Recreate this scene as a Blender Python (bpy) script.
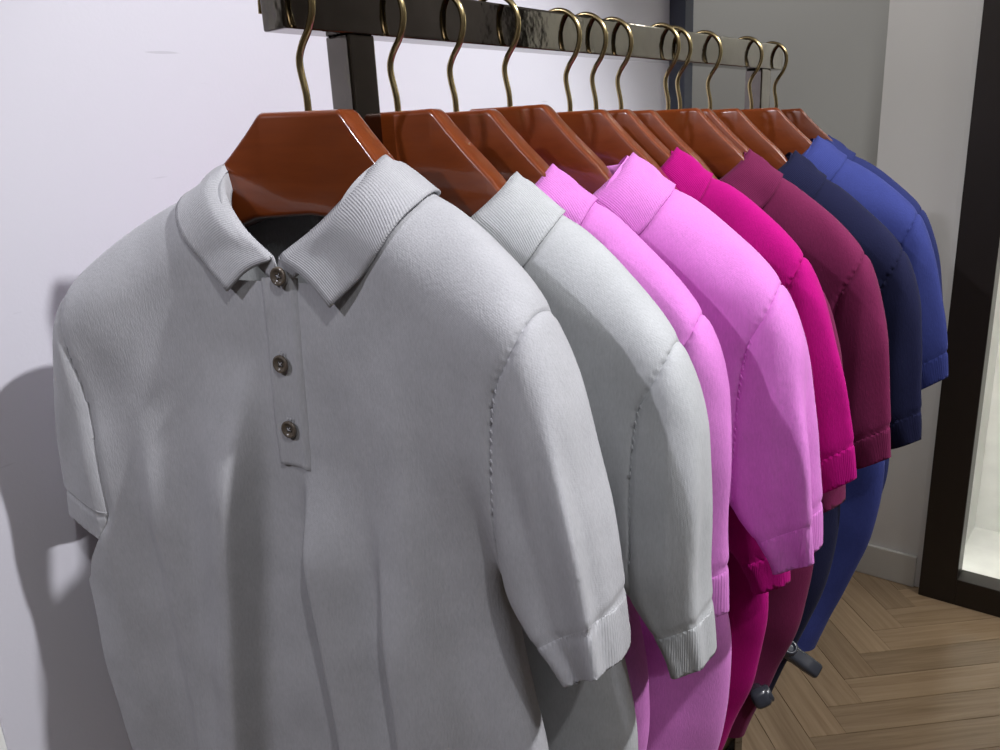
import bpy, bmesh, math, random
import numpy as np
from mathutils import Matrix, Vector

for o in list(bpy.data.objects):
    bpy.data.objects.remove(o, do_unlink=True)
SC = bpy.context.scene
COL = SC.collection

# ------------------------------------------------------------------ camera
# axes solved from the photo's vanishing points: +Y runs along the rail, +Z up
AX = (0.77350213, 0.14162351, -0.61776795)      # world X in camera coordinates (x right, y down, z forward)
AY = (0.63187838, -0.24803969, 0.73430649)
AZ = (-0.04923591, -0.95834184, -0.28134806)
cam_d = bpy.data.cameras.new('camera')
cam = bpy.data.objects.new('camera', cam_d)
COL.objects.link(cam)
cam_d.sensor_width = 36.0
cam_d.lens = 28.8
cam_d.clip_start = 0.02
m = Matrix(((AX[0], -AX[1], -AX[2], 0.60),
            (AY[0], -AY[1], -AY[2], 0.0),
            (AZ[0], -AZ[1], -AZ[2], 1.50),
            (0, 0, 0, 1)))
cam.matrix_world = m
SC.camera = cam

# ------------------------------------------------------------------ world, lights, exposure
world = bpy.data.worlds.new('world')
SC.world = world
world.use_nodes = True
world.node_tree.nodes['Background'].inputs[0].default_value = (0.78, 0.8, 0.9, 1)
world.node_tree.nodes['Background'].inputs[1].default_value = 0.03
SC.view_settings.view_transform = 'Standard'
SC.view_settings.look = 'None'
SC.view_settings.exposure = 0.1
SC.view_settings.gamma = 1.0
SC.view_settings.use_curve_mapping = False


def spot(name, loc, aim, power, size=55, blend=0.35, radius=0.035, col=(1, 0.96, 0.92)):
    d = bpy.data.lights.new(name, 'SPOT')
    d.energy = power
    d.spot_size = math.radians(size)
    d.spot_blend = blend
    d.shadow_soft_size = radius
    d.color = col
    o = bpy.data.objects.new(name, d)
    COL.objects.link(o)
    o.location = loc
    o.rotation_euler = (Vector(aim) - Vector(loc)).to_track_quat('-Z', 'Y').to_euler()
    return o


def area(name, loc, aim, power, sx, sy, col=(1, 1, 1)):
    d = bpy.data.lights.new(name, 'AREA')
    d.shape = 'RECTANGLE'
    d.size = sx
    d.size_y = sy
    d.energy = power
    d.color = col
    o = bpy.data.objects.new(name, d)
    COL.objects.link(o)
    o.location = loc
    o.rotation_euler = (Vector(aim) - Vector(loc)).to_track_quat('-Z', 'Y').to_euler()
    return o


spot('track_spot_a', (1.35, 0.85, 2.82), (0.05, 0.85, 1.45), 172, 50, 0.6, 0.03, (0.98, 0.97, 1.0))
spot('track_spot_b', (1.45, -0.35, 2.82), (0.0, 0.45, 1.3), 38, 52, 0.6, 0.03, (0.98, 0.97, 1.0))
spot('track_spot_c', (1.35, 1.75, 2.82), (0.1, 1.4, 1.35), 45, 42, 0.6, 0.03, (1.0, 0.98, 0.97))
spot('track_spot_d', (-0.25, -1.5, 2.82), (-0.12, 0.45, 1.15), 80, 50, 0.6, 0.03, (0.92, 0.90, 1.0))
spot('far_wall_fill', (-0.9, 2.35, 2.85), (-0.9, 3.75, 1.5), 45, 110, 1.0, 0.05, (1.0, 0.98, 0.95))  # added fill, no known lamp there: lifts the grey far wall
spot('front_wall_fill', (0.40, 1.0, 2.85), (0.10, 2.66, 1.45), 60, 50, 0.9, 0.05, (1.0, 0.98, 0.95))  # added fill to brighten the pale cabinet wall, not a known fitting
spot('floor_fill', (0.8, 2.2, 2.85), (0.75, 2.2, 0.0), 55, 40, 0.8, 0.05, (1.0, 0.96, 0.9))  # downward fill added to lift the planks, no known fixture
area('ambient_fill', (1.6, -0.8, 2.85), (1.6, -0.8, 0), 7, 1.2, 1.2, (0.96, 0.97, 1.0))  # soft ambient fill added for the room, not an actual ceiling fixture
area('ambient_fill_far', (1.5, 1.9, 2.85), (1.5, 1.9, 0), 6, 0.6, 0.6, (1, 0.97, 0.93))  # second added fill, for the far half of the room

# ------------------------------------------------------------------ materials
MATS = {}


def nmat(name):
    mt = bpy.data.materials.new(name)
    mt.use_nodes = True
    nt = mt.node_tree
    return mt, nt, nt.nodes['Principled BSDF']


def nd(nt, typ, **kw):
    n = nt.nodes.new(typ)
    for k, v in kw.items():
        if k.startswith('i_'):
            n.inputs[k[2:].replace('_', ' ')].default_value = v
        else:
            setattr(n, k, v)
    return n


def mix_cols(nt, fac, a, b):
    mx = nt.nodes.new('ShaderNodeMix')
    mx.data_type = 'RGBA'
    mx.inputs[6].default_value = (*a, 1)
    mx.inputs[7].default_value = (*b, 1)
    nt.links.new(fac, mx.inputs[0])
    return mx.outputs[2]


def bump(nt, b, height, strength, dist, prev=None):
    bp = nt.nodes.new('ShaderNodeBump')
    bp.inputs['Strength'].default_value = strength
    bp.inputs['Distance'].default_value = dist
    nt.links.new(height, bp.inputs['Height'])
    if prev is not None:
        nt.links.new(prev, bp.inputs['Normal'])
    nt.links.new(bp.outputs[0], b.inputs['Normal'])
    return bp.outputs[0]


def paint(name, col, rough=0.6, var=0.03, scale=3.0):
    mt, nt, b = nmat(name)
    tc = nd(nt, 'ShaderNodeTexCoord')
    n1 = nd(nt, 'ShaderNodeTexNoise', i_Scale=scale, i_Detail=3.0)
    nt.links.new(tc.outputs['Object'], n1.inputs['Vector'])
    c = mix_cols(nt, n1.outputs[0], tuple(x * (1 - var) for x in col), tuple(min(1, x * (1 + var)) for x in col))
    nt.links.new(c, b.inputs['Base Color'])
    b.inputs['Roughness'].default_value = rough
    n2 = nd(nt, 'ShaderNodeTexNoise', i_Scale=220.0, i_Detail=2.0)
    nt.links.new(tc.outputs['Object'], n2.inputs['Vector'])
    bump(nt, b, n2.outputs[0], 0.08, 0.002)
    return mt


def fabric(name, col, rib=None, sheen=0.12):
    """fine-gauge knit; rib = wave period in metres along the 'rib' attribute"""
    mt, nt, b = nmat(name)
    tc = nd(nt, 'ShaderNodeTexCoord')
    n1 = nd(nt, 'ShaderNodeTexNoise', i_Scale=22.0, i_Detail=4.0, i_Roughness=0.6)
    nt.links.new(tc.outputs['Object'], n1.inputs['Vector'])
    n2 = nd(nt, 'ShaderNodeTexNoise', i_Scale=520.0, i_Detail=2.0, i_Roughness=0.7)
    nt.links.new(tc.outputs['Object'], n2.inputs['Vector'])
    mpc = nd(nt, 'ShaderNodeMapping')
    mpc.inputs['Scale'].default_value = (620, 620, 150)
    nt.links.new(tc.outputs['Object'], mpc.inputs['Vector'])
    n3 = nd(nt, 'ShaderNodeTexNoise', i_Scale=1.0, i_Detail=2.0, i_Roughness=0.65)
    nt.links.new(mpc.outputs[0], n3.inputs['Vector'])
    ad = nd(nt, 'ShaderNodeMath', operation='ADD')
    nt.links.new(n1.outputs[0], ad.inputs[0])
    nt.links.new(n3.outputs[0], ad.inputs[1])
    hf = nd(nt, 'ShaderNodeMath', operation='MULTIPLY')
    nt.links.new(ad.outputs[0], hf.inputs[0])
    hf.inputs[1].default_value = 0.5
    c = mix_cols(nt, hf.outputs[0], tuple(x * 0.70 for x in col), tuple(min(1, x * 1.30) for x in col))
    nt.links.new(c, b.inputs['Base Color'])
    b.inputs['Roughness'].default_value = 0.92
    b.inputs['Specular IOR Level'].default_value = 0.15
    b.inputs['Sheen Weight'].default_value = sheen
    b.inputs['Sheen Roughness'].default_value = 0.45
    b.inputs['Sheen Tint'].default_value = (*[min(1, x * 0.6 + 0.4) for x in col], 1)
    if rib:
        at = nd(nt, 'ShaderNodeAttribute', attribute_name='rib')
        mu = nd(nt, 'ShaderNodeMath', operation='MULTIPLY')
        nt.links.new(at.outputs['Fac'], mu.inputs[0])
        mu.inputs[1].default_value = 2 * math.pi / rib
        si = nd(nt, 'ShaderNodeMath', operation='SINE')
        nt.links.new(mu.outputs[0], si.inputs[0])
        pv = bump(nt, b, si.outputs[0], 0.32, 0.0006)
    else:
        # slanting knit wales, very fine
        mp = nd(nt, 'ShaderNodeMapping')
        mp.inputs['Rotation'].default_value = (0, math.radians(62), 0)
        nt.links.new(tc.outputs['Object'], mp.inputs['Vector'])
        wv = nd(nt, 'ShaderNodeTexWave', wave_type='BANDS', bands_direction='X', i_Scale=220.0, i_Distortion=0.15)
        wv.inputs['Detail'].default_value = 1.0
        nt.links.new(mp.outputs[0], wv.inputs['Vector'])
        pv = bump(nt, b, wv.outputs['Fac'], 0.09, 0.0004)
    bump(nt, b, n3.outputs[0], 0.45, 0.0010, pv)
    return mt


def wood_varnish():
    mt, nt, b = nmat('varnished_wood')
    tc = nd(nt, 'ShaderNodeTexCoord')
    mp = nd(nt, 'ShaderNodeMapping')
    mp.inputs['Scale'].default_value = (4, 30, 45)
    nt.links.new(tc.outputs['Object'], mp.inputs['Vector'])
    n1 = nd(nt, 'ShaderNodeTexNoise', i_Scale=3.0, i_Detail=5.0)
    nt.links.new(mp.outputs[0], n1.inputs['Vector'])
    c = mix_cols(nt, n1.outputs[0], (0.115, 0.0195, 0.0032), (0.21, 0.046, 0.0075))
    nt.links.new(c, b.inputs['Base Color'])
    b.inputs['Roughness'].default_value = 0.28
    b.inputs['Coat Weight'].default_value = 0.7
    b.inputs['Coat Roughness'].default_value = 0.07
    return mt


def metal(name, col, rough, wav=0.0):
    mt, nt, b = nmat(name)
    b.inputs['Base Color'].default_value = (*col, 1)
    b.inputs['Metallic'].default_value = 1.0
    b.inputs['Roughness'].default_value = rough
    tc = nd(nt, 'ShaderNodeTexCoord')
    n1 = nd(nt, 'ShaderNodeTexNoise', i_Scale=28.0, i_Detail=3.0)
    nt.links.new(tc.outputs['Object'], n1.inputs['Vector'])
    c = mix_cols(nt, n1.outputs[0], tuple(x * 0.8 for x in col), tuple(min(1, x * 1.15) for x in col))
    nt.links.new(c, b.inputs['Base Color'])
    if wav:
        bump(nt, b, n1.outputs[0], wav, 0.004)
    return mt


def floor_wood():
    mt, nt, b = nmat('herringbone_oak')
    tc = nd(nt, 'ShaderNodeTexCoord')
    oi = nd(nt, 'ShaderNodeObjectInfo')
    mp = nd(nt, 'ShaderNodeMapping')
    mp.inputs['Scale'].default_value = (1.4, 26, 1)
    nt.links.new(tc.outputs['Object'], mp.inputs['Vector'])
    cb = nd(nt, 'ShaderNodeVectorMath', operation='ADD')
    nt.links.new(mp.outputs[0], cb.inputs[0])
    sc = nd(nt, 'ShaderNodeVectorMath', operation='SCALE')
    sc.inputs[3].default_value = 37.0
    nt.links.new(oi.outputs['Random'], sc.inputs[0])
    nt.links.new(sc.outputs[0], cb.inputs[1])
    n1 = nd(nt, 'ShaderNodeTexNoise', i_Scale=2.2, i_Detail=6.0, i_Roughness=0.62, i_Distortion=0.4)
    nt.links.new(cb.outputs[0], n1.inputs['Vector'])
    rp = nd(nt, 'ShaderNodeValToRGB')
    e = rp.color_ramp.elements
    e[0].position, e[0].color = 0.25, (0.27, 0.185, 0.11, 1)
    e[1].position, e[1].color = 0.68, (0.42, 0.305, 0.195, 1)
    nt.links.new(n1.outputs[0], rp.inputs[0])
    hsv = nd(nt, 'ShaderNodeHueSaturation')
    nt.links.new(rp.outputs[0], hsv.inputs['Color'])
    mr = nd(nt, 'ShaderNodeMapRange')
    mr.inputs['To Min'].default_value = 0.82
    mr.inputs['To Max'].default_value = 1.18
    nt.links.new(oi.outputs['Random'], mr.inputs['Value'])
    nt.links.new(mr.outputs[0], hsv.inputs['Value'])
    nt.links.new(hsv.outputs[0], b.inputs['Base Color'])
    b.inputs['Roughness'].default_value = 0.24
    bump(nt, b, n1.outputs[0], 0.05, 0.001)
    return mt


def plain(name, col, rough=0.5, metallic=0.0, spec=0.5):
    mt, nt, b = nmat(name)
    tc = nd(nt, 'ShaderNodeTexCoord')
    n1 = nd(nt, 'ShaderNodeTexNoise', i_Scale=18.0, i_Detail=3.0)
    nt.links.new(tc.outputs['Object'], n1.inputs['Vector'])
    c = mix_cols(nt, n1.outputs[0], tuple(x * 0.9 for x in col), tuple(min(1, x * 1.1) for x in col))
    nt.links.new(c, b.inputs['Base Color'])
    b.inputs['Roughness'].default_value = rough
    b.inputs['Metallic'].default_value = metallic
    b.inputs['Specular IOR Level'].default_value = spec
    return mt


def wall_scuffed():
    mt = paint('white_wall_paint', (0.625, 0.62, 0.68), 0.55, 0.012)
    nt = mt.node_tree
    b = nt.nodes['Principled BSDF']
    # thin oblique scuff marks on the paint
    src = b.inputs['Base Color'].links[0].from_socket
    tc = nd(nt, 'ShaderNodeTexCoord')
    mp = nd(nt, 'ShaderNodeMapping')
    mp.inputs['Rotation'].default_value = (math.radians(38), 0, 0)
    mp.inputs['Scale'].default_value = (1, 6, 60)
    nt.links.new(tc.outputs['Object'], mp.inputs['Vector'])
    n = nd(nt, 'ShaderNodeTexNoise', i_Scale=2.0, i_Detail=1.0)
    nt.links.new(mp.outputs[0], n.inputs['Vector'])
    rp = nd(nt, 'ShaderNodeValToRGB')
    rp.color_ramp.elements[0].position = 0.76
    rp.color_ramp.elements[0].color = (0, 0, 0, 1)
    rp.color_ramp.elements[1].position = 0.80
    rp.color_ramp.elements[1].color = (0.5, 0.5, 0.5, 1)
    nt.links.new(n.outputs[0], rp.inputs[0])
    mx = nt.nodes.new('ShaderNodeMix')
    mx.data_type = 'RGBA'
    nt.links.new(rp.outputs[0], mx.inputs[0])
    nt.links.new(src, mx.inputs[6])
    mx.inputs[7].default_value = (0.42, 0.42, 0.46, 1)
    nt.links.new(mx.outputs[2], b.inputs['Base Color'])
    return mt


M_WALL = wall_scuffed()
M_GREY = paint('grey_wall_paint', (0.44, 0.44, 0.43), 0.7)
M_FAR = paint('pale_wall_paint', (0.70, 0.69, 0.68), 0.6)
M_SLATE = paint('slate_trim_paint', (0.075, 0.085, 0.115), 0.6)
M_BASEB = paint('baseboard_paint', (0.60, 0.59, 0.56), 0.45)
M_CEIL = paint('ceiling_paint', (0.7, 0.7, 0.7), 0.8)
M_STORE = paint('store_wall_paint', (0.52, 0.49, 0.46), 0.7)
M_FLOOR = floor_wood()
M_WOOD = wood_varnish()
M_CHROME = metal('smoked_chrome', (0.165, 0.15, 0.135), 0.08, 0.14)
M_BRASS = metal('antique_brass', (0.42, 0.33, 0.17), 0.24)
M_FRAME = plain('espresso_wood', (0.018, 0.013, 0.011), 0.35)
M_NICHE = plain('white_lacquer', (0.86, 0.87, 0.84), 0.4)
M_TAG = plain('dark_grey_plastic', (0.030, 0.033, 0.043), 0.25)
M_HORN = plain('brown_horn', (0.11, 0.09, 0.07), 0.2)
M_HOLE = plain('button_shadow_brown', (0.02, 0.016, 0.013), 0.6)
M_THREAD = plain('grey_thread', (0.42, 0.42, 0.44), 0.8)


# ------------------------------------------------------------------ object helpers
def link(name, me, mat=None, parent=None):
    o = bpy.data.objects.new(name, me)
    COL.objects.link(o)
    if mat is not None:
        me.materials.clear()
        me.materials.append(mat)
    if parent is not None:
        o.parent = parent
    return o


def tag(o, label=None, cat=None, group=None, kind=None):
    if label:
        o['label'] = label
    if cat:
        o['category'] = cat
    if group:
        o['group'] = group
    if kind:
        o['kind'] = kind
    return o


def empty(name, loc, rz=0.0):
    o = bpy.data.objects.new(name, None)
    o.empty_display_size = 0.05
    COL.objects.link(o)
    o.location = loc
    o.rotation_euler = (0, 0, rz)
    return o


def from_bm(name, bm, mat, parent=None, smooth=False):
    me = bpy.data.meshes.new(name)
    bm.to_mesh(me)
    bm.free()
    if smooth:
        me.shade_smooth()
    return link(name, me, mat, parent)


def box_bm(x0, x1, y0, y1, z0, z1, bev=0.0, seg=2, bm=None):
    own = bmesh.new()
    vs = [own.verts.new((x, y, z)) for x in (x0, x1) for y in (y0, y1) for z in (z0, z1)]
    for f in ((0, 1, 3, 2), (4, 6, 7, 5), (0, 4, 5, 1), (2, 3, 7, 6), (0, 2, 6, 4), (1, 5, 7, 3)):
        own.faces.new([vs[i] for i in f])
    if bev:
        bmesh.ops.bevel(own, geom=own.edges[:], offset=bev, segments=seg, profile=0.6, affect='EDGES')
    bmesh.ops.recalc_face_normals(own, faces=own.faces[:])
    return own


def box(name, b, mat, parent=None, bev=0.0, seg=2):
    return from_bm(name, box_bm(*b, bev=bev, seg=seg), mat, parent)


def struct(name, b, mat, bev=0.0, label=None):
    o = box(name, b, mat, None, bev)
    o['kind'] = 'structure'
    if label:
        o['label'] = label
    return o


def pydata(name, V, F, mat, parent=None, smooth=True, attr=None):
    me = bpy.data.meshes.new(name)
    V = np.asarray(V, np.float32)
    if isinstance(F, np.ndarray):
        me.vertices.add(len(V))
        me.vertices.foreach_set('co', V.ravel())
        k = F.shape[1]
        me.loops.add(F.size)
        me.loops.foreach_set('vertex_index', F.ravel().astype(np.int32))
        me.polygons.add(len(F))
        me.polygons.foreach_set('loop_start', np.arange(0, F.size, k, dtype=np.int32))
        me.update(calc_edges=True)
    else:
        me.from_pydata([tuple(v) for v in V.tolist()], [], [tuple(f) for f in F])
        me.update()
    if smooth:
        me.shade_smooth()
    if attr is not None:
        a = me.attributes.new('rib', 'FLOAT', 'POINT')
        a.data.foreach_set('value', np.asarray(attr, np.float32))
    return link(name, me, mat, parent)


def tube_data(pts, rad, n=10, cap=True):
    P = np.array(pts, float)
    T = np.gradient(P, axis=0)
    T /= np.linalg.norm(T, axis=1)[:, None]
    up = np.array([0, 1.0, 0]) if abs(T[0][1]) < 0.9 else np.array([1.0, 0, 0])
    V, F = [], []
    rr = np.broadcast_to(np.asarray(rad, float), (len(P),))
    nrm = np.cross(T[0], up)
    nrm /= np.linalg.norm(nrm)
    for i, (p, t) in enumerate(zip(P, T)):
        nrm = nrm - t * (nrm @ t)
        nrm /= np.linalg.norm(nrm)
        bn = np.cross(t, nrm)
        for k in range(n):
            a = 2 * math.pi * k / n
            V.append(p + rr[i] * (math.cos(a) * nrm + math.sin(a) * bn))
    for i in range(len(P) - 1):
        for k in range(n):
            F.append((i * n + k, i * n + (k + 1) % n, (i + 1) * n + (k + 1) % n, (i + 1) * n + k))
    if cap:
        F.append(tuple(range(n))[::-1])
        F.append(tuple((len(P) - 1) * n + k for k in range(n)))
    return V, F


def catmull(K, n):
    """smooth curve of n points through the key points K (chord-length parameter)"""
    K = np.array(K, float)
    P = np.vstack([2 * K[0] - K[1], K, 2 * K[-1] - K[-2]])
    seg = len(K) - 1
    out = []
    for t in np.linspace(0, seg, n):
        i = min(int(t), seg - 1)
        u = t - i
        a, b, c, d = P[i], P[i + 1], P[i + 2], P[i + 3]
        out.append(0.5 * ((2 * b) + (-a + c) * u + (2 * a - 5 * b + 4 * c - d) * u * u + (-a + 3 * b - 3 * c + d) * u ** 3))
    return np.array(out)


# ------------------------------------------------------------------ the setting
ROOM_X0, ROOM_X1, ROOM_Y0, ROOM_Y1, ROOM_Z = -2.2, 3.6, -3.0, 3.75, 2.95
fl = struct('floor', (ROOM_X0, ROOM_X1, ROOM_Y0, ROOM_Y1 + 0.1, -0.08, -0.012), M_FLOOR)
struct('ceiling', (ROOM_X0, ROOM_X1, ROOM_Y0, ROOM_Y1 + 0.1, ROOM_Z, ROOM_Z + 0.08), M_CEIL)
struct('wall_left', (-0.50, -0.35, 0.212, 1.80, 0, ROOM_Z), M_WALL, 0.002)
struct('wall_end_strip', (-0.50, -0.352, 0.198, 0.212, 0, ROOM_Z), M_NICHE)  # paler strip over the end face of the left wall
struct('trim_1', (-0.50, -0.311, 1.80, 1.84, 0, ROOM_Z), M_SLATE)
struct('wall_far', (ROOM_X0, 0.3, ROOM_Y1, ROOM_Y1 + 0.1, 0, ROOM_Z), M_GREY)
struct('wall_outer', (ROOM_X0 - 0.1, ROOM_X0, ROOM_Y0, ROOM_Y1 + 0.1, 0, ROOM_Z), M_FAR)
struct('wall_right', (ROOM_X1, ROOM_X1 + 0.1, ROOM_Y0, ROOM_Y1 + 0.1, 0, ROOM_Z), M_STORE)
struct('wall_back', (ROOM_X0, ROOM_X1, ROOM_Y0 - 0.1, ROOM_Y0, 0, ROOM_Z), M_STORE)
# pale wall with the recessed cabinet, built round the opening
WY = 2.672
struct('wall_front', (-0.109, 0.118, WY, ROOM_Y1, 0, ROOM_Z), M_FAR, 0.002)
struct('wall_front_upper', (0.118, 1.52, WY, ROOM_Y1, 2.32, ROOM_Z), M_FAR)
struct('wall_front_far', (1.52, ROOM_X1, WY, ROOM_Y1, 0, ROOM_Z), M_FAR)
struct('trim_2', (0.118, 0.14, WY - 0.003, WY + 0.06, 0, 2.32), M_FAR)
struct('baseboard_front', (-0.113, 0.118, WY - 0.014, WY, 0, 0.112), M_BASEB, 0.004)

# herringbone planks: one object each, mesh shared
W_, L_ = 0.10, 0.60
pb = box_bm(0, L_ - 0.0012, 0, W_ - 0.0012, -0.011, 0.0, bev=0.0008, seg=1)
pme = bpy.data.meshes.new('plank')
pb.to_mesh(pme)
pb.free()
pme.materials.append(M_FLOOR)
r2 = math.sqrt(2)
for col_i in range(-5, 6):
    for k in range(-24, 52):
        for kind in 'HV':
            a0 = k * W_ + col_i * L_
            b0 = k * W_ - col_i * L_
            if kind == 'H':
                ca, cb_, ang = a0 + L_ / 2, b0 + W_ / 2, math.pi / 4
                oa, ob = a0, b0
            else:
                ca, cb_, ang = a0 - W_ / 2, b0 + L_ / 2, math.pi * 3 / 4
                oa, ob = a0, b0
            cx, cy = (ca - cb_) / r2 + 0.15, (ca + cb_) / r2
            if not (-1.3 < cx < 2.0 and -0.2 < cy < 3.75) or (cx > -0.1 and cy > 3.05):
                continue
            ox, oy = (oa - ob) / r2 + 0.15, (oa + ob) / r2
            o = bpy.data.objects.new('plank', pme)
            COL.objects.link(o)
            o.parent = fl
            o.location = (ox, oy, 0)
            o.rotation_euler = (0, 0, ang)

# ------------------------------------------------------------------ lit display cabinet in the pale wall
cab = empty('display_cabinet', (0.14, 2.63, 0))
tag(cab, 'dark espresso framed display cabinet with brightly lit white interior', 'cabinet')


def cbx(name, b, mat, bev=0.0, par=cab):
    return box(name, (b[0] - 0.14, b[1] - 0.14, b[2] - 2.63, b[3] - 2.63, b[4], b[5]), mat, par, bev)


cbx('frame_stile', (0.14, 0.245, 2.622, 2.70, 0, 2.30), M_FRAME, 0.002)
cbx('frame_stile', (1.40, 1.505, 2.622, 2.70, 0, 2.30), M_FRAME, 0.002)
cbx('frame_rail', (0.245, 1.40, 2.622, 2.70, 0, 0.09), M_FRAME, 0.002)
cbx('frame_rail', (0.245, 1.40, 2.622, 2.70, 2.20, 2.30), M_FRAME, 0.002)
cbx('side_panel', (0.20, 0.22, 2.70, 3.06, 0.08, 2.25), M_NICHE)
cbx('side_panel', (1.42, 1.44, 2.70, 3.06, 0.08, 2.25), M_NICHE)
cbx('back_panel', (0.20, 1.44, 3.06, 3.08, 0.06, 2.25), M_NICHE)
cbx('bottom_panel', (0.22, 1.42, 2.70, 3.06, 0.06, 0.082), M_NICHE)
cbx('top_panel', (0.22, 1.42, 2.70, 3.06, 2.23, 2.25), M_NICHE)
lm, nt_, b_ = nmat('led_diffuser')
b_.inputs['Emission Color'].default_value = (1.0, 0.98, 0.90, 1)
b_.inputs['Emission Strength'].default_value = 14.0
cbx('led_strip', (0.30, 1.34, 2.80, 2.86, 2.216, 2.23), lm)
cbx('led_strip', (0.222, 0.232, 2.705, 2.72, 0.15, 2.15), lm)

# ------------------------------------------------------------------ the clothes rack
RX0, RX1 = -0.032, 0.0
RZ0, RZ1 = 1.600, 1.644
rack = empty('clothes_rack', (-0.016, 1.02, 0))
tag(rack, 'smoked chrome clothes rack of square tube standing along the white wall', 'rack')


def rbx(name, b, bev=0.0025):
    return box(name, (b[0] + 0.016, b[1] + 0.016, b[2] - 1.02, b[3] - 1.02, b[4], b[5]), M_CHROME, rack, bev, 3)


rbx('rail', (RX0, RX1, 0.455, 1.585, RZ0, RZ1))
rbx('post', (RX0, RX1, 0.523, 0.556, 0.03, RZ0))
rbx('post', (RX0, RX1, 1.487, 1.530, 0.03, RZ0))
rbx('foot', (-0.24, 0.20, 0.52, 0.56, 0.0, 0.03))
rbx('foot', (-0.24, 0.20, 1.49, 1.53, 0.0, 0.03))
rbx('stretcher', (RX0, RX1, 0.556, 1.487, 0.06, 0.09))

# ------------------------------------------------------------------ hangers
HOOK_Y = [0.469, 0.578, 0.663, 0.755, 0.876, 0.936, 0.999, 1.134, 1.172, 1.277, 1.443, 1.560]
HOOK_Z = [1.533, 1.532, 1.531, 1.536, 1.530, 1.530, 1.529, 1.531, 1.530, 1.530, 1.531, 1.529]
ZT = np.array([(0, 0), (0.044, 0), (0.048, -0.003), (0.06, -0.0165), (0.08, -0.037), (0.11, -0.065), (0.13, -0.088), (0.16, -0.119), (0.20, -0.152), (0.216, -0.164), (0.222, -0.170)])
ZB = np.array([(0, -0.090), (0.06, -0.094), (0.11, -0.112), (0.17, -0.152), (0.21, -0.178), (0.222, -0.182)])
TH = np.array([(0, 0.012), (0.05, 0.014), (0.09, 0.0165), (0.12, 0.0155), (0.16, 0.012), (0.21, 0.011), (0.222, 0.007)])
KC = 1.05


def hanger_mesh():
    xs = np.array([0, 0.02, 0.04, 0.0435, 0.0455, 0.048, 0.052, 0.06, 0.07, 0.08, 0.095, 0.11, 0.13, 0.145, 0.16, 0.18, 0.2, 0.21, 0.216, 0.220, 0.222])
    xs = np.concatenate([-xs[::-1][:-1], xs])
    V, F = [], []
    sec = []
    for q in range(4):                      # rounded-rectangle section, 4 points a corner
        for j in range(4):
            sec.append((q, j))
    for x in xs:
        ax = abs(x)
        zt = np.interp(ax, ZT[:, 0], ZT[:, 1])
        zb = np.interp(ax, ZB[:, 0], ZB[:, 1])
        th = np.interp(ax, TH[:, 0], TH[:, 1])
        r = min(0.0055, th * 0.45)
        yc = -KC * x * x
        cs = [(th - r, zt - r, 0), (-th + r, zt - r, 90), (-th + r, zb + r, 180), (th - r, zb + r, 270)]
        for q, j in sec:
            cy, cz, a0 = cs[q]
            a = math.radians(a0 + 30 * j)
            V.append((x, yc + cy + r * math.cos(a), cz + r * math.sin(a)))
    n = 16
    for i in range(len(xs) - 1):
        for k in range(n):
            F.append((i * n + k, (i + 1) * n + k, (i + 1) * n + (k + 1) % n, i * n + (k + 1) % n))
    F.append(tuple(range(n)))
    F.append(tuple((len(xs) - 1) * n + k for k in range(n))[::-1])
    me = bpy.data.meshes.new('wooden_body')
    me.from_pydata(V, [], F)
    me.update()
    me.shade_smooth()
    me.set_sharp_from_angle(angle=math.radians(50))
    me.materials.append(M_WOOD)
    return me


hook_key = [(0, 0, -0.012), (0, 0, 0.012), (-0.0045, 0, 0.038), (-0.001, 0, 0.052), (0.0095, 0, 0.068), (0.0145, 0, 0.085), (0.0115, 0, 0.102),
            (0.000, 0, 0.1145), (-0.016, 0, 0.1185), (-0.031, 0, 0.112), (-0.0395, 0, 0.097), (-0.041, 0, 0.082)]
hv, hf = tube_data(catmull(hook_key, 56), 0.0032, 12)
hook_me = bpy.data.meshes.new('hook')
hook_me.from_pydata([tuple(v) for v in hv], [], hf)
hook_me.update()
hook_me.shade_smooth()
hook_me.materials.append(M_BRASS)
hang_me = hanger_mesh()
THETA = [12.5, 15, 15, 16, 15, 15, 15, 15, 15, 15, 15, 15]
HLAB = ['front hanger holding the light grey polo at the rail end',
        'hanger holding the second grey polo just behind the front rack post',
        'hanger holding the first orchid pink polo next to the grey polos',
        'hanger holding the wider orchid pink polo next to the magenta polos',
        'hanger holding the low-hanging magenta polo behind the orchid pink one',
        'hanger holding the upper magenta polo',
        'hanger holding the mostly hidden maroon polo behind the magenta one',
        'hanger holding the fully visible maroon polo',
        'hanger holding the mostly hidden navy polo behind the maroon one',
        'hanger holding the navy polo with its sleeve in view',
        'hanger holding the royal blue polo beside the rear rack post',
        'last hanger on the rail, holding the rearmost blue polo']
for i in range(12):
    h = empty('wooden_hanger', (0.0, HOOK_Y[i], HOOK_Z[i]), math.radians(THETA[i]))
    if i == 0:
        h.rotation_euler = (0, math.radians(1.5), math.radians(THETA[i]))
    tag(h, 'glossy red-brown wooden ' + HLAB[i], 'hanger', 'wooden hangers on the rail')
    link('wooden_body', hang_me, None, h)
    hk = link('hook', hook_me, None, h)
    hk['label'] = 'aged brass wire hook'


# ------------------------------------------------------------------ shirts: implicit surface -> mesh
def ip(t, tab):
    tab = np.asarray(tab, float)
    o = np.argsort(tab[:, 0])
    return np.interp(t, tab[o, 0], tab[o, 1])


def ips(t, tab, _c={}):
    """smooth table lookup: catmull-rom resampled, then linear"""
    key = id(tab)
    if key not in _c:
        a = np.asarray(sorted(tab), float)
        c = catmull(a, 160)
        o = np.argsort(c[:, 0])
        _c[key] = c[o]
    c = _c[key]
    return np.interp(t, c[:, 0], c[:, 1])


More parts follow.
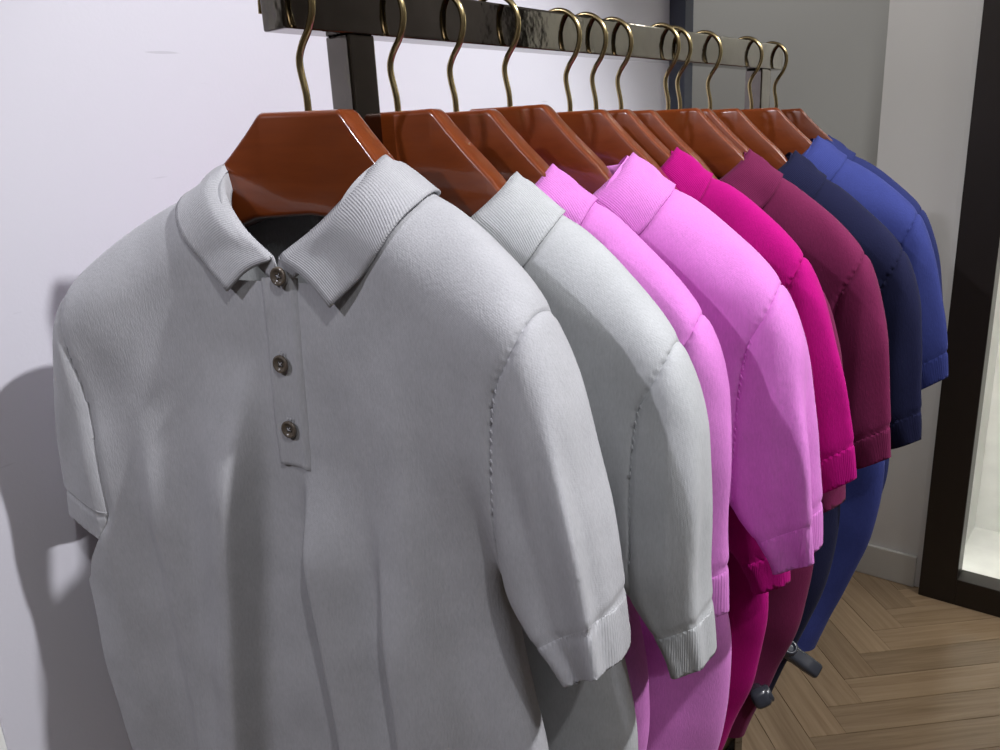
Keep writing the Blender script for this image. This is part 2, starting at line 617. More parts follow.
T_ZS = [(0, -0.034), (0.05, -0.037), (0.08, -0.0445), (0.13, -0.0705), (0.19, -0.102), (0.25, -0.134), (0.275, -0.165), (0.30, -0.235), (0.35, -0.38)]
T_A = [(0.0, 0.31), (-0.13, 0.305), (-0.18, 0.275), (-0.25, 0.240), (-0.33, 0.216), (-0.40, 0.203), (-0.46, 0.210), (-0.60, 0.235), (-0.75, 0.224), (-0.90, 0.183), (-1.03, 0.143), (-1.10, 0.128)]
T_BF = [(0.0, 0.050), (-0.10, 0.056), (-0.20, 0.060), (-0.30, 0.060), (-0.45, 0.056), (-0.70, 0.055), (-1.10, 0.052)]
T_BB = [(0.0, 0.044), (-0.10, 0.046), (-0.30, 0.044), (-0.60, 0.046), (-1.10, 0.045)]
T_XO = [(-0.08, 0.205), (-0.12, 0.236), (-0.144, 0.252), (-0.165, 0.265), (-0.19, 0.274), (-0.24, 0.284), (-0.30, 0.293), (-0.41, 0.306), (-0.54, 0.315)]
T_XI = [(-0.08, 0.12), (-0.22, 0.15), (-0.33, 0.183), (-0.39, 0.203), (-0.43, 0.245), (-0.46, 0.262), (-0.54, 0.275)]
T_BY = [(-0.08, 0.028), (-0.144, 0.037), (-0.20, 0.045), (-0.30, 0.049), (-0.40, 0.048), (-0.54, 0.045)]
T_SEAM = [(0.0, 0.258), (-0.11, 0.254), (-0.145, 0.250), (-0.175, 0.238), (-0.215, 0.220), (-0.27, 0.213), (-0.34, 0.211), (-0.395, 0.2125), (-0.43, 0.228), (-0.47, 0.246), (-0.55, 0.256), (-1.2, 0.258)]
T_KW = [(0.0, 1.0), (-0.30, 1.0), (-0.60, 0.75), (-1.1, 0.45)]


def sstep(a, b, t):
    u = np.clip((t - a) / (b - a), 0, 1)
    return u * u * (3 - 2 * u)


def hemd(ax, z, nx=0.62):
    return (ax - 0.308) * nx - (z + 0.410) * np.sqrt(1 - nx * nx)


def warp(x):
    ax = np.minimum(np.abs(x), 0.25)
    return KC * (ax * ax + 0.25 * (np.abs(x) - ax))


class Shirt:
    def __init__(s, seed, ysc=1.0, folds=(), sfolds=(), sleeve_y=(0.0, 0.0), amp=1.0, flare=(0.0, 0.0), bsh=0.0, bw=0.0):
        s.rng = random.Random(seed)
        s.ysc, s.folds, s.sfolds, s.sy, s.amp, s.flare = ysc, folds, sfolds, sleeve_y, amp, flare
        s.bsh, s.bw = bsh, bw
        s.seam_l = 0.026 if bsh < 0 else 0.0
        s.hem_l = 0.30 if bsh < 0 else 0.62
        r = s.rng
        s.waves = [(r.uniform(18, 46), r.uniform(-0.3, 0.3), r.uniform(0, 6.28), r.uniform(0.25, 1.0)) for _ in range(4)]
        s.wavesb = [(r.uniform(18, 46), r.uniform(-0.3, 0.3), r.uniform(0, 6.28), r.uniform(0.25, 1.0)) for _ in range(3)]
        s.sw = [(r.uniform(2.0, 4.5), r.uniform(0, 6.28), r.uniform(5, 14), r.uniform(0.4, 1.0)) for _ in range(3)]

    def seam(s, X, Z):
        return ips(Z, T_SEAM) + np.where(X < 0, s.seam_l, 0.0) * sstep(-0.14, -0.22, Z) + np.where(X > 0, s.flare[0], s.flare[1]) * sstep(-0.38, -0.45, Z)

    def f(s, X, Y, Z):
        ax = np.abs(X)
        Y = Y + warp(X) * ips(Z, T_KW)
        # ---- torso
        dz = sstep(-0.18, -0.75, Z)
        wf = sum(c * np.cos(k * (X + m_ * (Z + 0.3)) + p) for k, m_, p, c in s.waves)
        wb = sum(c * np.cos(k * (X + m_ * (Z + 0.3)) + p) for k, m_, p, c in s.wavesb)
        front = sstep(0.02, -0.02, Y)
        disp = (0.0055 * s.amp) * dz * (front * wf + (1 - front) * wb) * s.ysc
        for (x0, z0, x1, z1, am, wl, wr) in s.folds:
            tt = (Z - z0) / (z1 - z0)
            xc = x0 + (x1 - x0) * tt
            d = X - xc
            g = np.where(d < 0, np.exp(-(d / wl) ** 2), np.exp(-(d / wr) ** 2))
            disp = disp - am * g * sstep(0.0, 0.45, tt) * front * 1.0
        Yt = Y - disp
        a = ips(Z, T_A)
        b = np.where(Yt < 0, ips(Z, T_BF), ips(Z, T_BB)) * s.ysc
        zs = ips(ax, T_ZS)
        c = np.clip(1 - (zs - Z) / 0.075, 0, 4)
        rm = sstep(-0.20, -0.42, Z)
        u, v = np.abs(X - s.bsh * rm) / (a + s.bw * rm), np.abs(Yt) / b
        G = u ** 4.4 + v ** 2 + c ** 2.2 - 1
        gx = 4.4 * u ** 3.4 / a
        gy = 2 * v / b
        gc = 2.2 * c ** 1.2 / 0.075
        ft = G / np.sqrt(gx * gx + gy * gy + gc * gc + 25.0)
        # ---- sleeves
        fl_ = np.where(X > 0, s.flare[0], s.flare[1]) * sstep(-0.15, -0.40, Z)
        xo, xi = ips(Z, T_XO) + fl_, ips(Z, T_XI) + fl_ * 0.8
        cx, hx = (xo + xi) / 2, (xo - xi) / 2
        by = ips(Z, T_BY) * (0.25 + 0.75 * s.ysc)
        ys = Y - np.where(X > 0, s.sy[0], s.sy[1]) * sstep(-0.15, -0.40, Z)
        u, v = (ax - cx) / hx, ys / by
        G = np.abs(u) ** 2.6 + np.abs(v) ** 2.6 - 1
        c = np.clip(1 - (zs + 0.001 - Z) / 0.06, 0, 4)
        G = G + c ** 2
        gx = 2.6 * np.abs(u) ** 1.6 / hx
        gy = 2.6 * np.abs(v) ** 1.6 / by
        gc = 2 * c / 0.06
        fs = G / np.sqrt(gx * gx + gy * gy + gc * gc + 100.0)
        fs = fs + 2.0 * np.clip(-0.54 - Z, 0, 1)
        ang = np.arctan2(-v, u)                      # 0 = outside, +90 = front
        ramp = sstep(-0.18, -0.34, Z)
        for k, p, kz, c_ in s.sw:
            fs = fs - 0.0024 * s.amp * c_ * ramp * np.cos(k * ang + p + np.sign(X) + kz * (Z + 0.3))
        for (side, a0, a1, am, w) in s.sfolds:
            ac = a0 + (a1 - a0) * np.clip((Z + 0.19) / (-0.24), 0, 1)
            fs = fs - am * sstep(-0.18, -0.32, Z) * np.exp(-((ang - ac) / w) ** 2) * (np.sign(X) == side)
        # ---- smooth union
        kk = 0.014
        h = np.clip(0.5 + 0.5 * (fs - ft) / kk, 0, 1)
        f = fs * (1 - h) + ft * h - kk * h * (1 - h)
        f = f + 0.0011 * (np.sin(31 * X + 17 * Z + s.waves[0][2]) * np.sin(26 * Z - 9 * X + s.waves[1][2]) + 0.6 * np.sin(63 * X - 22 * Z + s.waves[2][2]) * np.sin(37 * Z + 14 * X + s.waves[3][2]))
        # ---- armhole seam: a shallow groove, sleeve side gathered
        sg = ax - s.seam(X, Z)
        gate = sstep(-0.43, -0.39, Z)
        f = f + 0.0018 * np.exp(-(sg / 0.0050) ** 2) * gate - 0.0006 * sstep(0.0, 0.007, sg) * gate
        # cuff seam
        hd = hemd(ax, Z, np.where(X > 0, 0.62, s.hem_l))
        f = f + 0.0016 * np.exp(-((hd + 0.036) / 0.003) ** 2) * (sg > 0.004)
        f = f + 0.0009 * sstep(-0.038, -0.034, hd) * (sg > 0.004)
        return f


def surface_nets(fn, x0, x1, y0, y1, z0, z1, h):
    xs = np.arange(x0, x1 + h, h)
    ys = np.arange(y0, y1 + h, h)
    zs = np.arange(z0, z1 + h, h)
    st = 4                                        # coarse pass first, then only near the surface
    nc = [-(-(len(q) - 1) // st) + 1 for q in (xs, ys, zs)]
    cg = [q[0] + np.arange(n) * st * h for q, n in zip((xs, ys, zs), nc)]
    C = fn(*np.meshgrid(*cg, indexing='ij'))
    near = np.abs(C) < st * h * 1.6
    sgn = C < 0
    cell = np.zeros([n - 1 for n in nc], bool)
    s_or = np.zeros_like(cell)
    s_and = np.ones_like(cell)
    for i in (0, 1):
        for j in (0, 1):
            for k in (0, 1):
                sl = tuple(slice(d, n - 1 + d) for d, n in zip((i, j, k), nc))
                cell |= near[sl]
                s_or |= sgn[sl]
                s_and &= sgn[sl]
    cell |= s_or & ~s_and
    pad = np.pad(cell, 1)
    for ax_ in range(3):
        pad = pad | np.roll(pad, 1, ax_) | np.roll(pad, -1, ax_)
    cell = pad[1:-1, 1:-1, 1:-1]
    ii = [np.minimum(np.arange(len(q)) // st, n - 2) for q, n in zip((xs, ys, zs), nc)]
    band = cell[np.ix_(*ii)]
    D = np.where(s_and[np.ix_(*ii)], -1.0, 1.0)
    B = np.argwhere(band)
    D[band] = fn(xs[B[:, 0]], ys[B[:, 1]], zs[B[:, 2]])
    S = D < 0
    nx, ny, nz = D.shape
    c = np.zeros((nx - 1, ny - 1, nz - 1), np.uint8)
    for i in (0, 1):
        for j in (0, 1):
            for k in (0, 1):
                c += S[i:nx - 1 + i, j:ny - 1 + j, k:nz - 1 + k]
    act = (c > 0) & (c < 8)
    I = np.argwhere(act)
    idx = -np.ones(act.shape, np.int64)
    idx[act] = np.arange(len(I))
    acc = np.zeros((len(I), 3))
    cnt = np.zeros(len(I))
    cor = [(i, j, k) for i in (0, 1) for j in (0, 1) for k in (0, 1)]
    for a in range(8):
        for b in range(a + 1, 8):
            ca, cb = np.array(cor[a]), np.array(cor[b])
            if np.abs(ca - cb).sum() != 1:
                continue
            da = D[tuple((I + ca).T)]
            db = D[tuple((I + cb).T)]
            mk = (da < 0) != (db < 0)
            t = np.where(mk, da / np.where(mk, da - db, 1), 0)
            p = ca[None] + (cb - ca)[None] * t[:, None]
            acc += p * mk[:, None]
            cnt += mk
    P = (I + acc / cnt[:, None]) * h + np.array([xs[0], ys[0], zs[0]])
    Q = []
    for axis in range(3):
        sl0 = [slice(None)] * 3
        sl1 = [slice(None)] * 3
        sl0[axis] = slice(0, -1)
        sl1[axis] = slice(1, None)
        s0, s1 = S[tuple(sl0)], S[tuple(sl1)]
        E = np.argwhere(s0 != s1)
        o1, o2 = [(1, 2), (2, 0), (0, 1)][axis]
        ok = (E[:, o1] > 0) & (E[:, o2] > 0) & (E[:, o1] < D.shape[o1] - 1) & (E[:, o2] < D.shape[o2] - 1)
        E = E[ok]
        fl_ = s0[tuple(E.T)]

        def cell(d1, d2):
            e = E.copy()
            e[:, o1] -= d1
            e[:, o2] -= d2
            return idx[tuple(e.T)]
        q = np.stack([cell(1, 1), cell(0, 1), cell(0, 0), cell(1, 0)], 1)
        q[~fl_] = q[~fl_][:, ::-1]
        Q.append(q)
    Q = np.concatenate(Q)
    return P, Q


def relax(fn, P, Q, it=2):
    """smooth the net, then pull the points back onto the surface"""
    n = len(P)
    e = np.concatenate([Q[:, [0, 1]], Q[:, [1, 2]], Q[:, [2, 3]], Q[:, [3, 0]]])
    e = np.concatenate([e, e[:, ::-1]])
    deg = np.bincount(e[:, 0], minlength=n)[:, None]
    for _ in range(it):
        s = np.stack([np.bincount(e[:, 0], P[e[:, 1], k], minlength=n) for k in range(3)], 1) / np.maximum(deg, 1)
        P = P * 0.5 + s * 0.5
        for _ in range(2):
            P = project(fn, P)
    return P


def grad(fn, P, d=0.0008):
    x, y, z = P.T
    return np.stack([fn(x + d, y, z) - fn(x - d, y, z), fn(x, y + d, z) - fn(x, y - d, z), fn(x, y, z + d) - fn(x, y, z - d)], 1) / (2 * d)


def project(fn, P, off=0.0):
    g = grad(fn, P)
    v = fn(*P.T) - off
    st = v[:, None] * g / np.maximum((g * g).sum(1)[:, None], 0.15)
    ln = np.linalg.norm(st, axis=1)[:, None]
    return P - st * np.minimum(1, 0.004 / np.maximum(ln, 1e-9))


def split(V, T, s):
    """cut triangles along s = 0 -> (V, tris with s<0, tris with s>=0)"""
    s = np.where(np.abs(s) < 1e-7, 1e-7, s)
    sg = s[T] < 0
    n = sg.sum(1)
    neg, pos = [T[n == 3]], [T[n == 0]]
    newv, cache, base = [], {}, len(V)

    def cut(a, b):
        key = (a, b) if a < b else (b, a)
        if key not in cache:
            t = s[a] / (s[a] - s[b])
            cache[key] = base + len(newv)
            newv.append(V[a] + (V[b] - V[a]) * t)
        return cache[key]
    ng, ps = [], []
    for tri, g in zip(T[(n == 1) | (n == 2)].tolist(), sg[(n == 1) | (n == 2)].tolist()):
        lone = g.index(True) if sum(g) == 1 else g.index(False)
        a, b, c = tri[lone], tri[(lone + 1) % 3], tri[(lone + 2) % 3]
        ab, ac = cut(a, b), cut(a, c)
        one, two = ([(a, ab, ac)], [(ab, b, c), (ab, c, ac)])
        if sum(g) == 1:
            ng += one
            ps += two
        else:
            ps += one
            ng += two
    if ng:
        neg.append(np.array(ng))
        pos.append(np.array(ps))
    V2 = np.vstack([V, np.array(newv)]) if newv else V
    return V2, np.concatenate(neg), np.concatenate(pos), base


def compact(V, T):
    u, inv = np.unique(T.ravel(), return_inverse=True)
    return V[u], inv.reshape(T.shape)


def build_shirt(root, sh, mats, h, dx, kap, buttons=False, zbot=-1.04, detail=True, leaf=(1.0, 1.0)):
    fab, ribm, collm = mats
    fn = sh.f

    def place(P):                       # slide on the hanger, hang a little lower on one side
        P = np.array(P, float)
        P[:, 0] += dx
        P[:, 2] -= kap * P[:, 0]
        return P
    P, Q = surface_nets(fn, -0.36, 0.36, -0.24, 0.075, zbot - 0.02, 0.0, h)
    P = relax(fn, P, Q, 2)
    T = np.concatenate([Q[:, [0, 1, 2]], Q[:, [0, 2, 3]]])
    V = P
    parts = {}
    seam_pts = {}
    for side in (1, -1):
        V, T, ts, base = split(V, T, V[:, 0] * side - sh.seam(V[:, 0], V[:, 2]))
        seam_pts[side] = V[base:].copy()
        g = grad(fn, V[base:])
        g /= np.maximum(np.linalg.norm(g, axis=1)[:, None], 0.3)
        V[base:] -= g * (0.0019 * sstep(-0.42, -0.38, V[base:, 2]))[:, None]
        hd = hemd(np.abs(V[:, 0]), V[:, 2], 0.62 if side == 1 else sh.hem_l)
        hd = hd + 0.006 * np.sin(V[:, 1] * 38 + side)
        V, keep, _, _ = split(V, ts, hd)
        hd = hemd(np.abs(V[:, 0]), V[:, 2], 0.62 if side == 1 else sh.hem_l) + 0.036
        hd = hd + 0.006 * np.sin(V[:, 1] * 38 + side)
        V, tsl, tcf, _ = split(V, keep, hd)
        parts[side] = (tsl, tcf)
    # neck opening, hem
    yw = V[:, 1] + warp(V[:, 0])
    ell = np.sqrt((V[:, 0] / 0.080) ** 2 + ((yw + 0.012) / 0.062) ** 2) - 1
    lim = (-0.142 - V[:, 2]) / 0.06
    V, _, body, _ = split(V, T, np.maximum(ell, lim))
    V, _, body, _ = split(V, body, V[:, 2] - zbot)
    VV = V
    v, t = compact(VV, body)
    pydata('body', place(v), t, fab, root)
    for side in (1, -1):
        tsl, tcf = parts[side]
        v, t = compact(VV, tsl)
        so = pydata('sleeve', place(v), t, fab, root)
        v, t = compact(VV, tcf)
        fk = 0 if side == 1 else 1
        ang = np.arctan2((v[:, 1] + warp(v[:, 0]) - sh.sy[fk]) / 0.048, (np.abs(v[:, 0]) - 0.281 - 0.9 * sh.flare[fk]) / 0.026)
        # arc-length like rib coordinate round the cuff
        tab = np.linspace(-math.pi, math.pi, 200)
        arc = np.concatenate([[0], np.cumsum(np.hypot(np.diff(0.026 * np.sign(np.cos(tab)) * np.abs(np.cos(tab)) ** 0.77), np.diff(0.048 * np.sign(np.sin(tab)) * np.abs(np.sin(tab)) ** 0.77)))])
        rib = np.interp(ang, tab, arc)
        co = pydata('cuff', place(v), t, ribm, so, attr=rib)
        co['label'] = 'ribbed sleeve cuff'
        md = co.modifiers.new('thick', 'SOLIDIFY')
        md.thickness = 0.0022
        md.offset = -1
    # ---- collar
    def wy(pt):
        return (pt[0], pt[1] - KC * pt[0] ** 2, pt[2])
    ys = 0.4 + 0.6 * sh.ysc
    Fk = [wy(p) for p in [(0, 0.027 * ys, -0.064), (0.042, 0.026 * ys, -0.062), (0.074, 0.013 * ys, -0.054), (0.087, -0.006, -0.042), (0.074, -0.034 * ys, -0.064), (0.042, -0.054 * ys, -0.096), (0.003, -0.064 * ys, -0.122)]]
    Nk = [wy(p) for p in [(0, 0.025 * ys, -0.076), (0.042, 0.024 * ys, -0.075), (0.072, 0.011 * ys, -0.068), (0.084, -0.008, -0.062), (0.070, -0.034 * ys, -0.086), (0.040, -0.052 * ys, -0.120), (0.003, -0.062 * ys, -0.146)]]
    Ek = [wy(p) for p in [(0, 0.048 * ys, -0.086), (0.055, 0.046 * ys, -0.085), (0.104, 0.028 * ys, -0.080), (0.128, -0.006, -0.076), (0.116, -0.040 * ys, -0.104), (0.090, -0.060 * ys, -0.130), (0.058, -0.072 * ys, -0.157)]]
    ns, nr = 44, 12
    Fc, Nc, Ec = catmull(Fk, ns), catmull(Nk, ns), catmull(Ek, ns)
    cv, cf, cr = [], [], []
    arc = np.concatenate([[0], np.cumsum(np.linalg.norm(np.diff((Fc + Ec) / 2, axis=0), axis=1))])
    rows = []
    for side in (1, -1):
        k_ = leaf[0] if side == 1 else leaf[1]
        for i in range(ns):
            p = []
            E_ = Fc[i] + (Ec[i] - Fc[i]) * (1 + (k_ - 1) * min(1, i / (ns * 0.5)))
            outw = E_ - Fc[i]
            outw = np.array([outw[0], outw[1], 0])
            outw /= np.linalg.norm(outw) + 1e-9
            for r in np.linspace(0, 1, 6)[:-1]:          # stand
                p.append(Nc[i] * (1 - r) + Fc[i] * r - outw * 0.0012)
            p.append(Fc[i] + np.array([0, 0, 0.0022]))
            for r in np.linspace(0, 1, nr + 1)[1:]:      # leaf
                q = Fc[i] * (1 - r) + E_ * r
                q = q + outw * (0.0052 * math.sin(math.pi * min(1, r * 1.4) / 1.4 * 0.9)) + np.array([0, 0, 0.004 * math.sin(math.pi * r)])
                p.append(q)
            p = np.array(p)
            p[:, 0] *= side
            rows.append(p)
            cr += [arc[i] * side] * len(p)
    # the leaf lies on the shirt, never inside it
    R = np.array(rows)
    lf = R[:, 6:].reshape(-1, 3)
    rr = np.tile(np.linspace(0, 1, nr + 1)[1:], len(rows))
    want = 0.0022 + 0.003 * (1 - 0.7 * rr)
    for _ in range(6):
        fv = fn(*lf.T)
        g = grad(fn, lf)
        g /= np.maximum(np.linalg.norm(g, axis=1)[:, None], 0.3)
        lf = lf + g * (np.maximum(want - fv, 0) * sstep(0.0, 0.45, rr))[:, None]
    R[:, 6:] = lf.reshape(len(rows), nr, 3)
    rows = list(R)
    m_ = len(rows[0])
    cv = np.concatenate(rows)
    for sd in (0, 1):
        for i in range(ns - 1):
            for j in range(m_ - 1):
                a = (sd * ns + i) * m_ + j
                q = (a, a + m_, a + m_ + 1, a + 1)
                cf.append(q if sd == 0 else q[::-1])
    co = pydata('collar', place(cv), cf, collm, root, attr=cr)
    bm = bmesh.new()
    bm.from_mesh(co.data)
    bmesh.ops.remove_doubles(bm, verts=bm.verts[:], dist=0.0003)
    bmesh.ops.recalc_face_normals(bm, faces=bm.faces[:])
    bm.to_mesh(co.data)
    bm.free()
    co['label'] = 'ribbed fold-over collar'
    md = co.modifiers.new('thick', 'SOLIDIFY')
    md.thickness = 0.0026
    md.offset = 0
    # ---- placket strip lying on the front
    def front_y(x, z, off):
        y = np.full_like(x, -0.20)
        for _ in range(60):
            fv = fn(x, y, z) - off
            y = y + np.clip(fv, -0.004, 0.004) * 0.8
        return y
    nz, nw = 50, 12
    zz = np.linspace(-0.138, -0.318, nz)
    xx = np.linspace(-0.019, 0.019, nw)
    XX, ZZ = np.meshgrid(xx, zz)
    XX = XX - 0.004 - 0.006 * sstep(-0.15, -0.32, ZZ)
    dep = np.full(XX.shape, 0.0032)
    dep[:, 0] = dep[:, -1] = -0.001
    dep[-1, :] = -0.001
    dep = dep + 0.0012 * (np.abs(np.linspace(-1, 1, nw)) > 0.6)[None, :] * (dep > 0)
    YY = front_y(XX.ravel(), ZZ.ravel(), dep.ravel())
    pv = np.stack([XX.ravel(), YY, ZZ.ravel()], 1)
    pf = [(i * nw + j, (i + 1) * nw + j, (i + 1) * nw + j + 1, i * nw + j + 1) for i in range(nz - 1) for j in range(nw - 1)]
    pydata('placket', place(pv), pf, fab, root)
    if buttons:
        make_buttons(root, fn, front_y, place)
    if detail:
        for side in (1,):
            sp = seam_pts[side]
            sp = sp[(sp[:, 2] > -0.385) & (sp[:, 2] < -0.205) & (sp[:, 1] + warp(sp[:, 0]) < -0.01)]
            sp = sp[np.argsort(-sp[:, 2])]
            sv, sf = [], []
            lastz = 1
            for q in sp:
                if lastz - q[2] < 0.0072:
                    continue
                lastz = q[2]
                g = grad(fn, q[None])[0]
                g /= np.linalg.norm(g)
                e1 = np.array([0.5 * side, 0, -0.86])
                e1 -= g * (g @ e1)
                e1 /= np.linalg.norm(e1)
                e2 = np.cross(g, e1)
                c0 = q + g * 0.0004 + np.array([0.0022 * side, 0, 0])
                b0 = len(sv)
                for la in range(5):
                    for lo in range(8):
                        th, ph = math.pi * la / 4, 2 * math.pi * lo / 8
                        sv.append(c0 + 0.0030 * math.cos(th) * e1 + 0.0013 * math.sin(th) * (math.cos(ph) * e2 + math.sin(ph) * g))
                for la in range(4):
                    for lo in range(8):
                        sf.append((b0 + la * 8 + lo, b0 + la * 8 + (lo + 1) % 8, b0 + (la + 1) * 8 + (lo + 1) % 8, b0 + (la + 1) * 8 + lo))
            if sv:
                pydata('seam_stitching', place(np.array(sv)), sf, fab, root)


def make_buttons(root, fn, front_y, place):
    for zc, rx in ((-0.1355, 0.4), (-0.215, 0.0), (-0.277, 0.15)):
        x = np.array([0.004 - 0.012 * float(sstep(-0.13, -0.20, zc))])
        z = np.array([zc])
        y = front_y(x, z, np.array([0.0052]))
        c = np.array([x[0], y[0], zc])
        if zc > -0.15:
            c[1] -= 0.004
        g = grad(fn, c[None])[0]
        g /= np.linalg.norm(g)
        e1 = np.cross(np.array([0, 0, 1.0]), g)
        e1 /= np.linalg.norm(e1)
        e2 = np.cross(g, e1)
        prof = [(0.0, 0.0012), (0.0048, 0.0012), (0.0056, 0.0025), (0.0070, 0.0032), (0.0082, 0.0023), (0.0084, 0.0008), (0.0072, -0.0006), (0.0, -0.0008)]
        n = 28
        V, F = [], []
        for r, hgt in prof:
            for k in range(n):
                a = 2 * math.pi * k / n
                V.append(c + r * (math.cos(a) * e1 + math.sin(a) * e2) + hgt * g)
        for i in range(len(prof) - 1):
            for k in range(n):
                F.append((i * n + k, i * n + (k + 1) % n, (i + 1) * n + (k + 1) % n, (i + 1) * n + k))
        b = pydata('button', place(np.array(V)), F, M_HORN, root)
        b['label'] = 'brown horn four-hole button'
        for q in range(4):
            a = math.pi / 4 + q * math.pi / 2 + rx
            cc = c + 0.0024 * (math.cos(a) * e1 + math.sin(a) * e2) + 0.0013 * g
            V = [cc + 0.0012 * (math.cos(t) * e1 + math.sin(t) * e2) + dd * g for dd in (-0.0002, 0.0002) for t in np.linspace(0, 2 * math.pi, 9)[:-1]]
            F = [tuple(range(8, 16)), tuple(range(7, -1, -1))] + [(k, (k + 1) % 8, 8 + (k + 1) % 8, 8 + k) for k in range(8)]
            pydata('button_hole', place(np.array(V)), F, M_HOLE, b, smooth=False)
        for q in range(2):
            a = math.pi / 4 + q * math.pi / 2 + rx
            d = math.cos(a) * e1 + math.sin(a) * e2
            tv, tf = tube_data([c - d * 0.0023 + g * 0.0013, c - d * 0.001 + g * 0.0021, c + d * 0.001 + g * 0.0021, c + d * 0.0023 + g * 0.0013], 0.00042, 6)
            pydata('thread', place(np.array(tv)), tf, M_THREAD, b)
        if zc < -0.15:                      # stitched end of the buttonhole above the button
            for q in (-1, 1):
                k0 = c + np.array([0.0014 * q + 0.001, -0.0005, 0.0072])
                tv, tf = tube_data([k0, k0 + np.array([0.0004, -0.0006, 0.002]), k0 + np.array([0.001, -0.0002, 0.0044])], 0.0006, 6)
                pydata('buttonhole_stitch', place(np.array(tv)), tf, M_THREAD, root)


PAL = {
    'grey': (0.41, 0.415, 0.435), 'grey2': (0.45, 0.465, 0.475), 'pink': (0.64, 0.215, 0.595), 'magenta': (0.39, 0.0025, 0.165),
    'maroon': (0.145, 0.0145, 0.062), 'navy': (0.0105, 0.012, 0.040), 'blue': (0.043, 0.057, 0.225), 'blue2': (0.037, 0.049, 0.185)}
SHEEN = {'navy': 0.05, 'maroon': 0.08, 'blue': 0.08, 'blue2': 0.08, 'magenta': 0.08}
FM = {k: (fabric('knit_' + k, c, None, SHEEN.get(k, 0.12)), fabric('rib_' + k, c, 0.0031, SHEEN.get(k, 0.12)), fabric('collar_rib_' + k, c, 0.0021, SHEEN.get(k, 0.12))) for k, c in PAL.items()}
F1 = [(-0.050, -0.20, -0.100, -0.56, 0.036, 0.045, 0.014), (0.006, -0.30, 0.020, -0.54, 0.036, 0.011, 0.042),
      (0.100, -0.16, 0.150, -0.65, 0.013, 0.03, 0.022), (-0.17, -0.25, -0.17, -0.60, 0.016, 0.02, 0.03), (0.090, -0.32, 0.105, -0.65, 0.026, 0.014, 0.03)]
S1 = [(1, 0.80, 0.95, 0.013, 0.16), (1, 1.45, 1.6, -0.012, 0.38), (1, 0.1, 0.15, -0.004, 0.3), (-1, 0.9, 0.8, 0.004, 0.3)]
#        colour   ysc   dx     kap    dz    cell    body width  folds sfolds flare(R,L)  label
SHIRTS = [
    ('grey', 1.00, 0.000, 0.015, 0.0, 0.0034, 0.048, F1, S1, (0.012, 0.010), 'light grey short-sleeved knit polo shirt with three horn buttons, facing out at the rail end'),
    ('grey2', 0.85, 0.043, 0.170, 0.0, 0.0042, -0.03, (), [(1, 0.6, 0.7, 0.007, 0.22), (1, 1.3, 1.4, -0.006, 0.35)], (-0.024, 0), 'pale grey knit polo shirt hanging between the buttoned grey polo and the orchid pink ones'),
    ('pink', 0.72, 0.026, 0.157, 0.0, 0.0046, -0.045, (), [(1, 0.3, 0.5, 0.005, 0.25)], (-0.028, 0), 'orchid pink knit polo shirt pressed against the pale grey polo'),
    ('pink', 0.95, 0.060, 0.115, 0.0, 0.0042, -0.025, (), [(1, 0.75, 0.9, 0.011, 0.18), (1, 0.15, 0.35, -0.012, 0.24), (1, -0.3, -0.2, 0.005, 0.3)], (-0.008, 0), 'orchid pink knit polo shirt with folded sleeve, beside the magenta polos'),
    ('magenta', 0.50, -0.005, 0.280, -0.06, 0.0070, -0.01, (), (), (-0.01, 0), 'magenta knit polo shirt mostly hidden, its cuff below the pink sleeve'),
    ('magenta', 0.62, 0.023, 0.095, 0.0, 0.0048, -0.01, (), [(1, 0.4, 0.5, 0.006, 0.22)], (0.014, 0), 'magenta knit polo shirt with whole sleeve in view between pink and maroon'),
    ('maroon', 0.45, 0.020, 0.180, -0.02, 0.0070, -0.03, (), (), (-0.01, 0), 'maroon knit polo shirt mostly hidden behind the magenta one'),
    ('maroon', 0.62, 0.035, 0.180, 0.0, 0.0048, -0.025, (), [(1, 0.5, 0.6, 0.005, 0.22)], (-0.008, 0), 'maroon knit polo shirt with whole sleeve in view beside the navy one'),
    ('navy', 0.40, 0.025, 0.200, -0.01, 0.0070, -0.035, (), (), (-0.015, 0), 'navy knit polo shirt mostly hidden behind the maroon one'),
    ('navy', 0.80, 0.049, 0.215, 0.0, 0.0055, -0.045, (), [(1, 0.5, 0.6, 0.005, 0.22)], (-0.012, 0), 'navy knit polo shirt with whole sleeve in view beside the royal blue one'),
    ('blue', 0.95, 0.028, 0.100, 0.0, 0.0055, 0.0, (), [(1, 0.4, 0.6, 0.005, 0.25)], (0.004, 0), 'royal blue knit polo shirt next to last on the rail'),
    ('blue2', 0.90, 0.009, 0.110, 0.0, 0.0060, 0.0, (), (), (-0.006, 0), 'royal blue knit polo shirt last on the rail, behind its twin'),
]
for i, (ck, ysc, dx, kap, dz, h, bw, fo, sf, fl_, lab) in enumerate(SHIRTS):
    root = empty('polo_shirt', (0.0, HOOK_Y[i], HOOK_Z[i] + dz), math.radians(THETA[i]))
    tag(root, lab, 'shirt', 'polo shirts hanging on the rack')
    sh = Shirt(11 + i, ysc, fo, sf, (0.0, 0.02 if i == 0 else 0.0), 1.0, fl_, -0.055 if i == 0 else 0.0, bw)
    build_shirt(root, sh, FM[ck], h, dx, kap, buttons=(i == 0), detail=(i in (0, 1, 3)), leaf=(1.0, 0.80) if i == 0 else (1.0, 1.0))


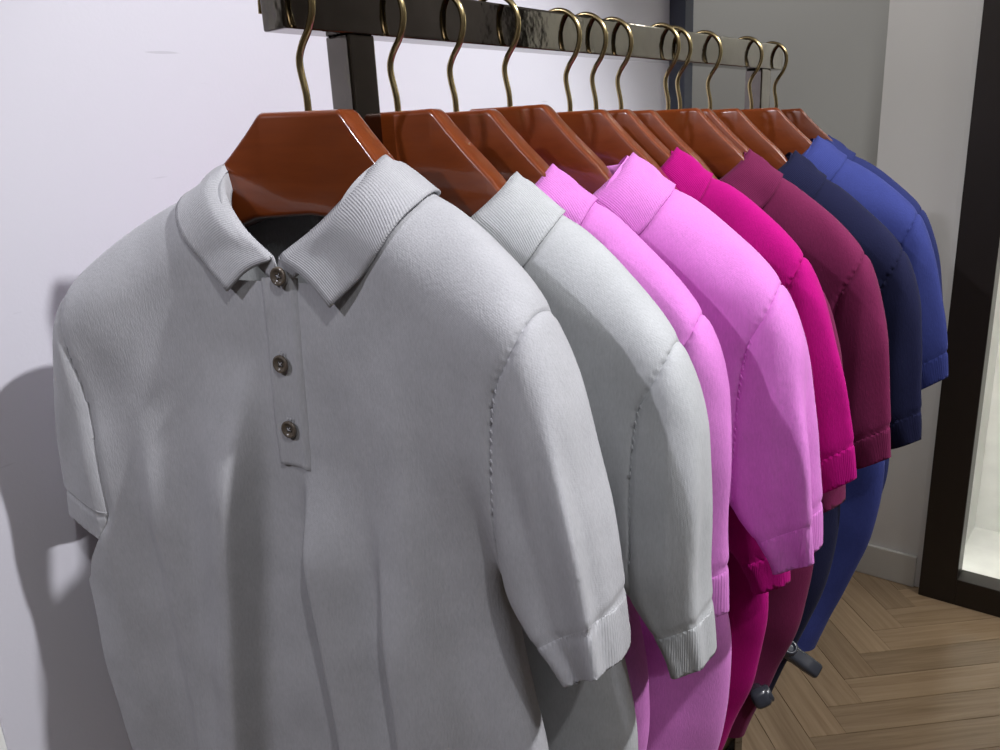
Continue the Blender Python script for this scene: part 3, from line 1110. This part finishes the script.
# ------------------------------------------------------------------ security tags on two hems
def security_tag(loc, direction, roll, label):
    root = empty('security_tag', loc)
    tag(root, label, 'security tag', 'security tags on the hems')
    d = Vector(direction).normalized()
    q = d.to_track_quat('X', 'Z')
    root.scale = (1.2, 1.2, 1.2)
    root.rotation_mode = 'QUATERNION'
    root.rotation_quaternion = q @ Matrix.Rotation(roll, 3, 'X').to_quaternion()
    V, F = [], []
    n = 16
    secs = [(-0.034, 0.004, 0.004), (-0.0335, 0.009, 0.009), (-0.030, 0.0125, 0.0125), (-0.020, 0.014, 0.013), (-0.004, 0.012, 0.0095), (0.014, 0.0125, 0.0085), (0.030, 0.012, 0.007), (0.0335, 0.010, 0.005), (0.034, 0.006, 0.003)]
    for x, w, t in secs:
        for k in range(n):
            a = 2 * math.pi * k / n
            c, s_ = math.cos(a), math.sin(a)
            V.append((x, w * math.copysign(abs(c) ** 0.6, c), t * math.copysign(abs(s_) ** 0.6, s_)))
    for i in range(len(secs) - 1):
        for k in range(n):
            F.append((i * n + k, i * n + (k + 1) % n, (i + 1) * n + (k + 1) % n, (i + 1) * n + k))
    F.append(tuple(range(n))[::-1])
    F.append(tuple((len(secs) - 1) * n + k for k in range(n)))
    pydata('shell', V, F, M_TAG, root)
    # round lock cup with a raised ring
    prof = [(0.0, 0.010), (0.006, 0.010), (0.007, 0.0155), (0.0095, 0.0165), (0.012, 0.0145), (0.0125, 0.008), (0.0125, 0.0)]
    V, F = [], []
    for r, z in prof:
        for k in range(20):
            a = 2 * math.pi * k / 20
            V.append((-0.020 + r * math.cos(a), r * math.sin(a), z))
    for i in range(len(prof) - 1):
        for k in range(20):
            F.append((i * 20 + k, (i + 1) * 20 + k, (i + 1) * 20 + (k + 1) % 20, i * 20 + (k + 1) % 20))
    pydata('lock_cup', V, F, M_TAG, root)


security_tag((0.193, 1.29, 0.566), (0.85, 0.1, -0.42), 0.5, 'dark grey plastic anti-theft tag clipped to a navy polo hem')
security_tag((0.176, 1.14, 0.580), (-0.45, 0.75, -0.35), 1.1, 'dark grey plastic anti-theft tag clipped to a maroon polo hem')
